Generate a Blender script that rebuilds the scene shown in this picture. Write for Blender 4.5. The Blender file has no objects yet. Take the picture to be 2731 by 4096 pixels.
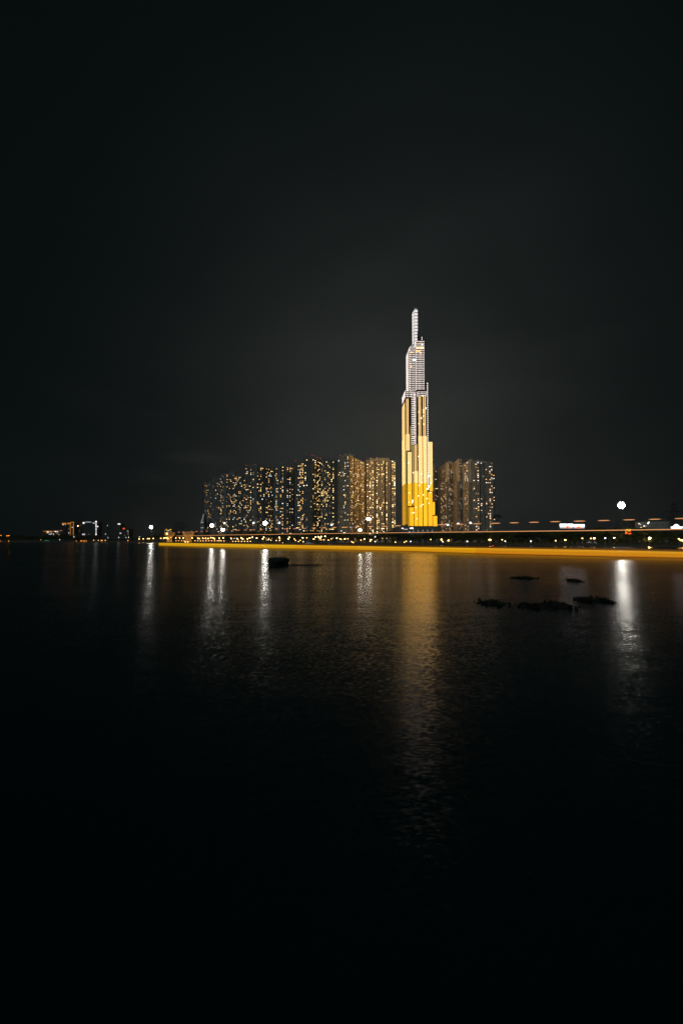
import bpy, math, random
from mathutils import Vector
rnd = random.Random(7)
sc = bpy.context.scene
COL = sc.collection
R = math.radians

# ---------------------------------------------------------------- camera model
F = 1365.0; CX = 1365.5; HZ = 2160.0; CAMZ = 6.0
PITCH = R(1.5); PPY = HZ - F * math.tan(PITCH)
def at(px, py, Y):
    """world point at depth Y seen at photo pixel (px, py)"""
    u = (px - CX) / F; v = (PPY - py) / F
    d = Vector((u, math.cos(PITCH) - v * math.sin(PITCH), math.sin(PITCH) + v * math.cos(PITCH)))
    return Vector((0, 0, CAMZ)) + d * (Y / d.y)
def gx(px, Y):            # world x at ground level
    return (px - CX) / F * Y
def gz(py, Y, px=1700):
    return at(px, py, Y).z
def lerp_tab(tab, x):
    if x <= tab[0][0]: return tab[0][1]
    for (a, b), (c, d) in zip(tab, tab[1:]):
        if x <= c: return b + (d - b) * (x - a) / (c - a)
    return tab[-1][1]

cam = bpy.data.cameras.new("camera"); co = bpy.data.objects.new("camera", cam); COL.objects.link(co)
cam.sensor_fit = 'VERTICAL'; cam.sensor_height = 36; cam.sensor_width = 24
cam.lens = F / 4096 * 36; cam.shift_y = (PPY - 2048) / 4096
cam.clip_start = 0.1; cam.clip_end = 12000
co.location = (0, 0, CAMZ); co.rotation_euler = (R(90) + PITCH, 0, 0)
sc.camera = co

# ---------------------------------------------------------------- materials
def nmat(name):
    m = bpy.data.materials.new(name); m.use_nodes = True
    return m, m.node_tree.nodes, m.node_tree.links
def surf(name, c, rough=0.8, noise=0.25, scale=0.3, metal=0.0, spec=0.3):
    m, n, l = nmat(name); p = n["Principled BSDF"]
    tc = n.new('ShaderNodeTexCoord'); t = n.new('ShaderNodeTexNoise'); t.inputs['Scale'].default_value = scale
    t.inputs['Detail'].default_value = 4
    l.new(tc.outputs['Object'], t.inputs['Vector'])
    mr = n.new('ShaderNodeMapRange'); mr.inputs[1].default_value = .3; mr.inputs[2].default_value = .7
    mr.inputs[3].default_value = 1 - noise; mr.inputs[4].default_value = 1 + noise
    l.new(t.outputs['Fac'], mr.inputs[0])
    mx = n.new('ShaderNodeMix'); mx.data_type = 'RGBA'; mx.blend_type = 'MULTIPLY'; mx.inputs[0].default_value = 1
    mx.inputs[6].default_value = (*c, 1)
    cb = n.new('ShaderNodeCombineColor')
    for i in range(3): l.new(mr.outputs[0], cb.inputs[i])
    l.new(cb.outputs[0], mx.inputs[7]); l.new(mx.outputs[2], p.inputs['Base Color'])
    p.inputs['Roughness'].default_value = rough; p.inputs['Metallic'].default_value = metal
    p.inputs['Specular IOR Level'].default_value = spec
    return m
def glow(name, c, s, sample=True, base=0.02):
    m, n, l = nmat(name); p = n["Principled BSDF"]
    p.inputs['Base Color'].default_value = (base, base, base, 1)
    p.inputs['Emission Color'].default_value = (*c, 1); p.inputs['Emission Strength'].default_value = s
    m.cycles.emission_sampling = 'AUTO' if sample else 'NONE'
    return m
M = dict(
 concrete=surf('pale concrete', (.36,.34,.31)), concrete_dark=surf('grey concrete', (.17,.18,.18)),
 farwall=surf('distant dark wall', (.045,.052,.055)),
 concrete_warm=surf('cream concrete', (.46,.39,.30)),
 glass=surf('dark window glass', (.02,.022,.025), .15, .1, 1, 0, .6),
 towerglass=surf('tower curtain wall', (.055,.04,.025), .3, .2, .05, 0, .5),
 ground=surf('park soil and grass', (.05,.06,.025), .95, .4, .08),
 quay=surf('quay stone', (.11,.09,.07), .9, .3, .5),
 weed=surf('wet water plants', (.014,.018,.01), .8, .5, 3),
 bark=surf('bark', (.09,.065,.045), .95, .3, 2),
 leaf=surf('leaves', (.085,.105,.02), .7, .5, .35), leaf2=surf('dark leaves', (.04,.06,.02), .7, .5, .35),
 metal=surf('painted steel', (.12,.12,.12), .5, .15, 1, .6), palmetal=surf('pale steel', (.45,.45,.43), .5, .15, 1, .2),
 steel=surf('spire steel', (.6,.6,.62), .45, .1, 1, .3), hull=surf('black hull', (.015,.017,.018), .7, .2, 1),
 tarp=surf('dark canvas', (.02,.024,.025), .9, .3, 3), white=surf('white fabric', (.75,.74,.7), .8, .08, 1),
 road=surf('asphalt path', (.05,.045,.04), .9, .2, .5),
)
G = dict(
 cream=glow('cream light strip', (1.0,.62,.24), 2.6), gold=glow('golden light strip', (1.0,.44,.015), 2.7),
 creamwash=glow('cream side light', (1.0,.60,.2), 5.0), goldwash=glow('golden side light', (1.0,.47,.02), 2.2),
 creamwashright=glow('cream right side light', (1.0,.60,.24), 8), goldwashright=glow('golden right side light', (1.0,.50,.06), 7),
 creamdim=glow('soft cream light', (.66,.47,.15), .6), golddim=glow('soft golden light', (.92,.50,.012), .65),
 dot=glow('white point light', (1.0,.86,.80), 2.6, False), spire=glow('white spire panel', (1,.93,.9), .95),
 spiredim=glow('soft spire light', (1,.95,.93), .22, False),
 band=glow('yellow trail light', (.88,.46,.006), .64), amber=glow('amber trail falloff', (.7,.26,.004), .12),
 orange=glow('orange light trail', (1,.42,.16), .75, False), orange2=glow('soft orange light trail', (1,.36,.2), .45, False),
 flood=glow('white floodlight', (1,.97,.86), 75), flood2=glow('smaller floodlight', (1,.97,.80), 38),
 warm=glow('warm lamp glass', (1,.48,.14), 7), warmpale=glow('pale yellow lamp glass', (1,.74,.30), 9),
 orangel=glow('orange lamp glass', (1,.30,.02), 6), whitel=glow('white lamp glass', (.9,.95,1), 5), green=glow('green lamp glass', (.05,1,.35), 1.2),
 w0=glow('amber lit window', (1,.50,.12), 2.2, False, .45), w1=glow('yellow lit window', (1,.66,.22), 3.2, False, .45),
 w2=glow('peach lit window', (1,.62,.36), 2.6, False, .45), w3=glow('white lit window', (.85,.95,1), 2.4, False, .45),
 w4=glow('dim lit window', (1,.6,.25), .6, False, .45), w6=glow('small lit room', (1,.85,.6), 3, False, .45), w5=glow('bright lit window', (1,.78,.45), 6, False, .45),
 red=glow('red beacon', (1,.05,.02), 2.5, False), neonr=glow('red neon', (1,.10,.005), 2.2), neony=glow('yellow neon', (1,.55,.0), 1.4),
 farsign=glow('distant white light', (1,.98,1), 1.3),
 sign=glow('white sign light', (1,.98,1), 3.5), signdim=glow('pale sign light', (.95,.93,1), .7),
 lattice=glow('lit lattice', (1,.40,.05), .55), crown=glow('orange crown light', (1,.33,.02), .55, False),
)

# ---------------------------------------------------------------- mesh builder
class MB:
    def __init__(s): s.v = []; s.f = []
    def quad(s, a, b, c, d):
        i = len(s.v); s.v += [tuple(a), tuple(b), tuple(c), tuple(d)]; s.f.append((i, i+1, i+2, i+3))
    def box(s, x0, x1, y0, y1, z0, z1):
        s.prism([(x0,y0),(x1,y0),(x1,y1),(x0,y1)], z0, z1)
    def prism(s, poly, z0, z1):
        n = len(poly); i = len(s.v)
        s.v += [(p[0], p[1], z0) for p in poly] + [(p[0], p[1], z1) for p in poly]
        s.f.append(tuple(i + k for k in reversed(range(n)))); s.f.append(tuple(i + n + k for k in range(n)))
        for k in range(n):
            j = (k + 1) % n; s.f.append((i + k, i + j, i + n + j, i + n + k))
    def obox(s, P, D, N, a0, a1, n0, n1, z0, z1):
        """box on a wall: along D from a0..a1, out along N from n0..n1"""
        q = [(P[0] + D[0]*a + N[0]*b, P[1] + D[1]*a + N[1]*b) for a, b in ((a0,n0),(a1,n0),(a1,n1),(a0,n1))]
        s.prism(q, z0, z1)
    def ring(s, rings, close=True, cap=True):
        n = len(rings[0]); i = len(s.v)
        for r in rings: s.v += [tuple(p) for p in r]
        for a in range(len(rings) - 1):
            for k in range(n if close else n - 1):
                j = (k + 1) % n
                s.f.append((i + a*n + k, i + a*n + j, i + (a+1)*n + j, i + (a+1)*n + k))
        if cap and close:
            s.f.append(tuple(i + k for k in reversed(range(n)))); e = i + (len(rings)-1)*n
            s.f.append(tuple(e + k for k in range(n)))
    def tube(s, pts, rad, n=6):
        rings = []
        pts = [Vector(p) for p in pts]
        for k, p in enumerate(pts):
            d = (pts[min(k+1, len(pts)-1)] - pts[max(k-1, 0)]).normalized()
            up = Vector((0,0,1)) if abs(d.z) < .9 else Vector((1,0,0))
            a = d.cross(up).normalized(); b = d.cross(a).normalized()
            r = rad[k] if isinstance(rad, (list, tuple)) else rad
            rings.append([p + a*math.cos(2*math.pi*t/n)*r + b*math.sin(2*math.pi*t/n)*r for t in range(n)])
        s.ring(rings)
    def lathe(s, c, prof, n=10):
        s.ring([[Vector((c[0] + r*math.cos(2*math.pi*t/n), c[1] + r*math.sin(2*math.pi*t/n), c[2] + z)) for t in range(n)] for r, z in prof])
    def ball(s, c, r, n=8, sz=1.0):
        s.lathe(c, [(max(.02, math.sin(math.pi*k/5))*r, -math.cos(math.pi*k/5)*r*sz) for k in range(6)], n)
    def mesh(s, name, mats):
        me = bpy.data.meshes.new(name); me.from_pydata(s.v, [], s.f); me.update()
        for m in (mats if isinstance(mats, (list, tuple)) else [mats]): me.materials.append(m)
        return me
    def build(s, name, mat, parent=None, kind=None, smooth=False):
        me = s.mesh(name, mat)
        if smooth:
            me.polygons.foreach_set('use_smooth', [True]*len(me.polygons))
        return link(name, me, parent, kind=kind)
def link(name, me, parent=None, loc=None, kind=None):
    """mesh vertices are given in the parent's local space"""
    o = bpy.data.objects.new(name, me); COL.objects.link(o)
    if parent: o.parent = parent
    if loc is not None: o.location = loc
    if kind: o['kind'] = kind
    return o
def thing(name, label, cat, loc=(0,0,0), group=None):
    o = bpy.data.objects.new(name, None); COL.objects.link(o); o.location = loc; o.empty_display_size = 1
    return tag(o, label, cat, group)
def tag(o, label, cat, group=None):
    o['label'] = label; o['category'] = cat
    if group: o['group'] = group
    return o

ORD = ['leftmost','second','third','fourth','fifth','sixth','seventh','eighth','ninth','tenth','eleventh','twelfth',
 'thirteenth','fourteenth','fifteenth','sixteenth','seventeenth','eighteenth','nineteenth','twentieth']
NUM = ['zero','one','two','three','four','five','six','seven','eight','nine','ten','eleven','twelve','thirteen','fourteen','fifteen','sixteen','seventeen','eighteen','nineteen','twenty']
PLACES = [(-40,'at the left edge of the photo'),(110,'left of the far blocks'),(205,'below the low orange-roofed block'),
 (270,'below the orange-crowned blocks'),(355,'below the white-lit far block'),(445,'below the wide dark far block'),
 (500,'below the red-lit far block'),(560,'left of the leftmost floodlight'),(610,'under the leftmost floodlight'),(678,'beside the left glowing pavilion'),
 (755,'beside the right glowing pavilion'),(810,'beside the tapering dark tower'),(848,'before the second apartment block'),(892,'under the lower left floodlight'),
 (950,'below the third apartment block'),(1000,'below the fourth apartment block'),(1060,'under the apartment-row floodlight'),
 (1120,'below the fifth apartment block'),(1165,'left of the moored cruiser'),(1235,'by the moored cruiser'),
 (1300,'below the seventh apartment block'),(1370,'below the eighth apartment block'),(1440,'under the low round floodlight'),
 (1475,'under the twin floodlights'),(1540,'below the bright tenth apartment block'),(1620,'below the left edge of the skyscraper'),
 (1690,'below the middle of the skyscraper'),(1750,'just right of the skyscraper'),(1815,'below the ribbed right-hand blocks'),
 (1900,'below the large right-hand block'),(1985,'beside the tall palm'),(2070,'just right of the tall palm'),(2140,'between palm and billboard'),
 (2240,'below the left billboard panel'),(2320,'below the right billboard panel'),(2380,'beside the white tents'),(2455,'left below the big floodlight'),
 (2511,'beside the red neon sign'),(2575,'right of the red neon sign'),(2640,'left of the lattice pylon'),(2700,'below the white gabled light'),(2770,'at the right edge of the photo')]
def place(px): return min(PLACES, key=lambda p: abs(p[0] - px))[1]
PEND = []
def later(o, what, px, sub=''): PEND.append((o, what, px, sub))
def finish_labels():
    groups = {}
    for o, what, px, sub in PEND: groups.setdefault((what, place(px)), []).append((px, o))
    for (what, pl), it in groups.items():
        it.sort(key=lambda t: t[0]); n = len(it)
        for k, (px, o) in enumerate(it):
            if n == 1: o['label'] = f"{what} {pl}"
            else:
                w = 'leftmost' if k == 0 else 'rightmost' if k == n-1 else ORD[min(k,19)] + ' from left'
                o['label'] = f"{what} {pl}, {w}"

# ---------------------------------------------------------------- water
def water_mat():
    m, n, l = nmat('river water'); p = n["Principled BSDF"]
    p.inputs['Base Color'].default_value = (.003,.014,.015,1); p.inputs['Roughness'].default_value = .24
    p.inputs['IOR'].default_value = 1.33
    tc = n.new('ShaderNodeTexCoord')
    def wave(scale, sx, sy, det):
        mp = n.new('ShaderNodeMapping'); mp.inputs['Scale'].default_value = (sx, sy, 1); mp.inputs['Rotation'].default_value = (0,0,R(-12))
        t = n.new('ShaderNodeTexNoise'); t.inputs['Scale'].default_value = scale; t.inputs['Detail'].default_value = det
        l.new(tc.outputs['Object'], mp.inputs['Vector']); l.new(mp.outputs[0], t.inputs['Vector']); return t.outputs['Fac']
    # wave slopes taken straight from noise: short waves with crests along the far shore, plus longer swell
    def slope(scale, sx, sy, det, ax, ay):
        mp = n.new('ShaderNodeMapping'); mp.inputs['Scale'].default_value = (sx, sy, 1); mp.inputs['Rotation'].default_value = (0,0,R(-8))
        t = n.new('ShaderNodeTexNoise'); t.inputs['Scale'].default_value = scale; t.inputs['Detail'].default_value = det
        l.new(tc.outputs['Object'], mp.inputs['Vector']); l.new(mp.outputs[0], t.inputs['Vector'])
        sb = n.new('ShaderNodeVectorMath'); sb.operation = 'SUBTRACT'; sb.inputs[1].default_value = (.5,.5,.5); l.new(t.outputs['Color'], sb.inputs[0])
        ml = n.new('ShaderNodeVectorMath'); ml.operation = 'MULTIPLY'; ml.inputs[1].default_value = (ax, ay, 0); l.new(sb.outputs[0], ml.inputs[0]); return ml
    s1 = slope(13.0, .42, 1.0, 3, .13, .40); s2 = slope(1.2, .3, 1.0, 2, .03, .07)
    ad = n.new('ShaderNodeVectorMath'); ad.operation = 'ADD'; l.new(s1.outputs[0], ad.inputs[0]); l.new(s2.outputs[0], ad.inputs[1])
    az = n.new('ShaderNodeVectorMath'); az.operation = 'ADD'; az.inputs[1].default_value = (0,0,1); l.new(ad.outputs[0], az.inputs[0])
    nn = n.new('ShaderNodeVectorMath'); nn.operation = 'NORMALIZE'; l.new(az.outputs[0], nn.inputs[0]); l.new(nn.outputs[0], p.inputs['Normal'])
    p.inputs['Specular IOR Level'].default_value = .4
    c = wave(.045, .25, 1.2, 3)
    mr = n.new('ShaderNodeMapRange'); mr.inputs[1].default_value = .35; mr.inputs[2].default_value = .65; mr.inputs[3].default_value = .19; mr.inputs[4].default_value = .235
    l.new(c, mr.inputs[0]); l.new(mr.outputs[0], p.inputs['Roughness'])
    return m
w = MB(); w.quad((-4000,-60,0),(4000,-60,0),(4000,4000,0),(-4000,4000,0))
w.build('water', water_mat(), kind='structure')

# shoreline as (px, Y)
SHORE = [(-400,880),(0,860),(500,850),(620,800),(760,660),(900,546),(1080,490),(1250,455),(1650,390),(2050,341),(2400,315),(2731,292),(3300,255),(4200,220)]
def shoreY(px): return lerp_tab(SHORE, px)
pts = [(gx(px, Y), Y) for px, Y in SHORE]
pts = [(-2600, 900)] + pts + [(1800, 300)]
g = MB()
front = pts; GZ = 1.5
back = [(3500, 4000), (-3500, 4000)]
g.v = [(x, y, GZ) for x, y in front + back]; g.f = [tuple(range(len(g.v)))]
g.build('ground', M['ground'], kind='structure')
q = MB()
for (x0,y0),(x1,y1) in zip(front, front[1:]):
    d = Vector((x1-x0, y1-y0)).normalized(); nrm = (d.y, -d.x)
    L = Vector((x1-x0, y1-y0)).length
    q.obox((x0,y0), d, nrm, 0, L, .003, .7, -2, GZ + .35)
tag(q.build('river_wall', M['quay']), 'low stone quay wall along the whole far shore', 'wall')
r = MB()
for (x0,y0),(x1,y1) in zip(front[3:-1], front[4:]):
    r.quad((x0,y0+3,GZ+.006),(x1,y1+3,GZ+.006),(x1,y1+11,GZ+.006),(x0,y0+11,GZ+.006))
r.build('path', M['road'], kind='structure')

# ---------------------------------------------------------------- skyscraper
TY = 640.0
tower = thing('skyscraper', 'very tall stepped skyscraper glowing gold below and white above with a bright spire', 'skyscraper', (gx(1680,TY), TY, GZ))
TX, TZ0 = tower.location.x, tower.location.z
ZSPLIT = gz(1932, TY)
def child_mb(parent_loc, mb):
    mb.v = [(a - parent_loc[0], b - parent_loc[1], c - parent_loc[2]) for a, b, c in mb.v]; return mb
def tbuild(mb, name, mat, parent=None, kind=None):
    return child_mb(tower.location, mb).build(name, mat, parent or tower, kind)
RIB = 1.2
def strips(shaft, xs, y, z0, z1, wd, side=None):
    """glowing fins on a shaft: xs world x (front) or y positions when side is an x"""
    for a, b, mt in ((z0, min(z1, ZSPLIT), 'gold'), (max(z0, ZSPLIT), z1, 'cream')):
        if b - a < 1: continue
        for x in xs:
            m = MB()
            m.box(x - wd/2, x + wd/2, y - .8, y + .002, a, b)
            tbuild(m, 'light_strip', G[mt], shaft)
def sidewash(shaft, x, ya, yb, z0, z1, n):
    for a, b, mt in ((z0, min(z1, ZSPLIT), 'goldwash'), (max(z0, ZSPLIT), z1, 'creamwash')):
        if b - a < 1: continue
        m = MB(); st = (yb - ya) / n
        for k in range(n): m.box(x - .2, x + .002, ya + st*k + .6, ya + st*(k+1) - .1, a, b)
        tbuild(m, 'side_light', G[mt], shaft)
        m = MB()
        for k in range(n): m.box(x - RIB, x + .003, ya + st*k, ya + st*k + .5, a, b)  # ribs added to hide most of the side glow from the front
        tbuild(m, 'shield_rib', M['towerglass'], shaft)
def rightwash(shaft, x, ya, yb, z0, z1):  # glow on the unseen right faces, added to warm the blocks beside them
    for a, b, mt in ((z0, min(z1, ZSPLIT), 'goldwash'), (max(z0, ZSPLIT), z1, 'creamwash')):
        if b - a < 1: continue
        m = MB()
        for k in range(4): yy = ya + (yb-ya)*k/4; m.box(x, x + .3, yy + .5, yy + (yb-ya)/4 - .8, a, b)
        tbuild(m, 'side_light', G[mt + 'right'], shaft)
def dots(shaft, x0, x1, y, z0, z1, yb=None, xl=None, px=2.72, pz=3.55):
    m = MB(); s = .5
    z = z1 - 1
    nx = max(1, round((x1 - x0) / px))
    while z > z0:
        for k in range(nx + 1):
            x = x0 + .5 + (x1 - x0 - 1) * k / nx
            m.box(x - s, x + s, y - .5, y + .002, z - s, z + s)
        if yb:
            ny = max(2, round((yb - y) / 4.2))
            for k in range(1, ny + 1):
                yy = y + (yb - y) * k / ny - .6
                m.box(x0 - .5, x0 + .002, yy - s, yy + s, z - s, z + s)
        z -= pz
    tbuild(m, 'dot_lights', G['dot'], shaft, 'stuff')
def shaft(p0, p1, top, Y, depth, bot=None, botpy=None):
    x0, x1 = gx(p0, Y), gx(p1, Y); z1 = gz(top, Y); z0 = GZ if botpy is None else gz(botpy, Y)
    m = MB(); m.box(x0, x1, Y, Y + depth, z0, z1)
    o = tbuild(m, 'shaft', M['towerglass']); return o, x0, x1, z0, z1
def px2x(p, Y): return gx(p, Y)

# upper inner shafts (white dots)
s, x0, x1, z0, z1 = shaft(1667, 1700, 1364, TY+6, 22); dots(s, x0, x1, TY+6, gz(1560,TY+6), z1, TY+26)
rb = MB(); rb.box(px2x(1675,TY+8), px2x(1691,TY+8), TY+8, TY+18, z1, gz(1347,TY+8)); rb.box(px2x(1672,TY+7), px2x(1694,TY+7), TY+7, TY+20, z1, z1+1.8)
tbuild(rb, 'roof_block', M['hull'])
for py in (1350, 1357):
    b = MB(); zz = gz(py, TY+8); b.box(px2x(1690,TY+8), px2x(1692,TY+8), TY+7.2, TY+8.5, zz-.5, zz+.5); tbuild(b, 'roof_light', G['dot'])
s, x0, x1, z0, z1 = shaft(1642, 1667, 1387, TY+9, 12); dots(s, x0, x1, TY+9, gz(1700,TY+9), z1, TY+20)
s, x0, x1, z0, z1 = shaft(1636, 1642.3, 1403, TY+11, 22); dots(s, x0, x1, TY+11, gz(1565,TY+11), z1, TY+32)
# middle shoulders
s, x0, x1, z0, z1 = shaft(1623, 1648, 1562, TY+2, 34); dots(s, x0, x1, TY+2, gz(1592,TY+2), z1, TY+35)
strips(s, [px2x(p,TY+2) for p in (1628,1634)], TY+2, gz(1737,TY+2), gz(1595,TY+2), .62)
strips(s, [px2x(p,TY+2) for p in (1625.5,1629,1632,1635,1638)], TY+2, gz(1802,TY+2), gz(1737,TY+2), .5)
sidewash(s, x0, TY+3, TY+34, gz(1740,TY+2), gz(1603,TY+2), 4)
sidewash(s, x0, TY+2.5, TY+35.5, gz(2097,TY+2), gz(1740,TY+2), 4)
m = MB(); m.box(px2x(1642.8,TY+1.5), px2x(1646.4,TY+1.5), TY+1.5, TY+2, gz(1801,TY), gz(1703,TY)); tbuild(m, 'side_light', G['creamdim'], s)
s, x0, x1, z0, z1 = shaft(1648, 1659, 1575, TY+5, 20); dots(s, x0, x1, TY+5, gz(1778,TY+5), z1)
s, x0, x1, z0, z1 = shaft(1659, 1673, 1570, TY+7, 20); dots(s, x0, x1, TY+7, gz(1778,TY+7), z1, px=2.0, pz=2.7)
s, x0, x1, z0, z1 = shaft(1673, 1709, 1566, TY+1, 30); dots(s, x0, x1, TY+1, gz(1584,TY+1), z1, TY+12)
for ps in ((1677.5,1684),(1696,1702.5)):
    strips(s, [px2x(p,TY+1) for p in ps], TY+1, gz(1745,TY+1), gz(1586,TY+1), .62)
for a, b in ((1676,1688.6),(1694.6,1707)):
    strips(s, [px2x(a+(b-a)*k/4,TY+1) for k in range(5)], TY+1, gz(2104,TY+1), gz(1745,TY+1), .58)
s, x0, x1, z0, z1 = shaft(1704, 1711.5, 1535, TY+4, 26); rightwash(s, x1, TY+6, TY+29, gz(1760,TY), gz(1600,TY)); dots(s, x0+2.4, x1+.4, TY+.5, gz(1962,TY+4), z1, px=4, pz=3.55)
s, x0, x1, z0, z1 = shaft(1709.3, 1717, 1893, TY+3, 20); dots(s, x0+1.4, x1, TY+3, gz(1962,TY+3), z1, px=2.9, pz=3.55)
# lower blocks
s, x0, x1, z0, z1 = shaft(1629, 1647, 1806, TY-2, 30)
strips(s, [px2x(1632.5+k*3.2,TY-2) for k in range(5)], TY-2, gz(2024,TY-2), z1-1, .56)
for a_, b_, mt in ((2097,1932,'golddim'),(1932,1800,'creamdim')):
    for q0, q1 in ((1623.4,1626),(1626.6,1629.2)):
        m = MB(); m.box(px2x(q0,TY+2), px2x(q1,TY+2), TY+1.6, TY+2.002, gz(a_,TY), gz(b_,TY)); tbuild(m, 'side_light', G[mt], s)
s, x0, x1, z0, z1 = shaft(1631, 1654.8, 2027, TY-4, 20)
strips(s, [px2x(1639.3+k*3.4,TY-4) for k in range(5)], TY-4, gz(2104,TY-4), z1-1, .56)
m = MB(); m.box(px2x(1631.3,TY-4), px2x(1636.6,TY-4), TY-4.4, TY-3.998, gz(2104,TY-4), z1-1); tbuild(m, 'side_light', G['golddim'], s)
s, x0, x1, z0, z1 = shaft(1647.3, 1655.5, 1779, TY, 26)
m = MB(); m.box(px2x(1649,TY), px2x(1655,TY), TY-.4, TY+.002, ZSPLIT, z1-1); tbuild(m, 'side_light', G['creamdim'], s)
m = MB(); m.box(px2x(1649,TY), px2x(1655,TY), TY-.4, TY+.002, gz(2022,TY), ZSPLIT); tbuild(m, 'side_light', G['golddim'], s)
s, x0, x1, z0, z1 = shaft(1655.5, 1673, 1776, TY-.5, 24)
strips(s, [px2x(p,TY-1) for p in (1660,1666.5)], TY-1, gz(1885,TY-1), z1-1, .62)
strips(s, [px2x(1658.3+k*3.05,TY-1) for k in range(5)], TY-1, gz(2104,TY-1), gz(1885,TY-1), .56)
s, x0, x1, z0, z1 = shaft(1714.5, 1730.5, 1768, TY+1.5, 24)
strips(s, [px2x(1715.5+k*3.4,TY+1.5) for k in range(5)], TY+1.5, gz(1893,TY), z1, .58)
strips(s, [px2x(1719+k*3.4,TY+1.5) for k in range(4)], TY+1.5, gz(1965,TY), gz(1893,TY), .58)
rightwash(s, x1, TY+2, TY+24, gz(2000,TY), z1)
s, x0, x1, z0, z1 = shaft(1712, 1728, 1966, TY-3, 24)
strips(s, [px2x(1713.5+k*3.4,TY-3) for k in range(5)], TY-3, gz(2104,TY), z1-1, .58)
s, x0, x1, z0, z1 = shaft(1729, 1739, 2006, TY-1, 24)
strips(s, [px2x(1731+k*3.2,TY-1) for k in range(3)], TY-1, gz(2060,TY), z1-1, .58)
s, x0, x1, z0, z1 = shaft(1731, 1748, 2062, TY-4, 26)
strips(s, [px2x(1733+k*3.3,TY-4) for k in range(5)], TY-4, gz(2105,TY), z1-1, .58)
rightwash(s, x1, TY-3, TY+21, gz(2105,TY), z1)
# spire
sx0, sx1 = px2x(1660,TY+14), px2x(1674.5,TY+14)
m = MB(); m.box(sx0+.8, sx1-.8, TY+14.5, TY+24, gz(1400,TY+14), gz(1240,TY+14)); m.box(sx0+2, sx1-3, TY+16, TY+22, gz(1240,TY+14), gz(1232,TY+14))
m.tube([Vector((sx0+3,TY+18,gz(1233,TY+14))), Vector((sx0+3,TY+18,gz(1226,TY+14)))], .25, 5)
spire = tbuild(m, 'spire', M['steel'])
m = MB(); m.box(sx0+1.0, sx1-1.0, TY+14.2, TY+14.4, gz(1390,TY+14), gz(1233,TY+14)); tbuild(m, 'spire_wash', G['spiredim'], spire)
for k in range(12):
    py = 1241 + k * 12.6; zt, zb = gz(py,TY+14), gz(py + 7.6,TY+14)
    m = MB(); m.box(sx0 + (0 if k < 7 else .4), sx1 - (0 if k < 7 else 1.0), TY+13, TY+14, zb, zt)
    tbuild(m, 'spire_panel', G['spire'], spire)
    m = MB(); m.box(sx0-1.6, sx0-.4, TY+15, TY+25, zb-.3, zt-1.3); tbuild(m, 'spire_panel', G['spire'], spire)
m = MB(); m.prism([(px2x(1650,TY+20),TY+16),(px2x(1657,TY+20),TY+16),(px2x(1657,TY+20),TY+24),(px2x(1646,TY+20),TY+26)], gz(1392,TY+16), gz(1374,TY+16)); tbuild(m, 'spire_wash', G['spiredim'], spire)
# lit rooms behind the point lights
for px, py, k, wd in ((1672,1374,'w4',5),(1688,1378,'w3',2.5),(1672,1390,'w0',7),(1688,1390,'w1',6),(1672,1403,'w0',8),(1681,1411,'w0',1.5),(1646,1409,'w0',3.5),
                   (1656,1439,'w3',7),(1644,1454,'w0',1.5),(1644,1466,'w1',1.5),(1690,1583,'w1',1.5),(1656,1738,'w4',4),(1653,1750,'w4',3),
                   (1693,1640,'w1',2),(1693,1649,'w1',2),(1693,1664,'w1',1.6),(1702,1633,'w5',1.5),(1684,1672,'w5',1.5),(1675,1647,'w1',1.6),(1675,1694,'w1',1.6),(1694,1696,'w1',1.8)):
    p = at(px, py, TY-.2 if px > 1673 or py > 1500 else TY+4); 
    m = MB(); m.box(p.x-wd/2, p.x+wd/2, p.y-.1, p.y+1.0, p.z-.8, p.z+.8); tbuild(m, 'window', G[k])
# lit rooms scattered over the lower tower
rt = random.Random(21)
for k in range(34):
    px = rt.uniform(1633, 1742); py = rt.triangular(1780, 2100, 2000)
    if px > 1729 and py < 2015: continue
    if px > 1712 and py < 1900: continue
    p = at(px, py, TY-4.9); wd = rt.choice((.7,.9,1.5)); mm_ = MB(); mm_.box(p.x-wd/2, p.x+wd/2, p.y-.1, TY+1, p.z-.5, p.z+.5)
    tbuild(mm_, 'window', G['w6'])
# podium
m = MB(); PY = TY-22
m.box(gx(1606,PY), gx(1752,PY), PY, TY+30, GZ, gz(2106,PY)); m.box(gx(1585,PY), gx(1606,PY)-.01, PY+4, TY+30, GZ, gz(2110,PY))
pod = thing('shopping_podium', 'low dark shopping block at the foot of the skyscraper with a white sign', 'building', (gx(1680,PY), PY, GZ))
def pbuild(mb, nm, mt, par=None): return child_mb(pod.location, mb).build(nm, mt, par or pod)
pbuild(m, 'wall', M['concrete_dark'])
for px, py, wd, hg, mt in ((1645.5,2113,6.4,1.5,'sign'),(1609,2113.5,2.6,1.2,'sign'),(1626,2117,2,2,'signdim'),(1618,2117,1.1,1.2,'w2'),(1637,2128.5,.9,1.8,'w3')):
    p = at(px,py,PY); b = MB(); b.box(p.x-wd/2,p.x+wd/2,PY-.4,PY-.004,p.z-hg/2,p.z+hg/2); pbuild(b, 'sign' if 'sign' in mt else 'window', G[mt])
for px in (1652.5,1671.5,1690,1709,1728):
    p = at(px,2123,PY); b = MB(); b.box(p.x-.2,p.x+.2,PY-.3,PY-.004,p.z-1.8,p.z+1.8); pbuild(b, 'light_fin', G['signdim'])

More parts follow.
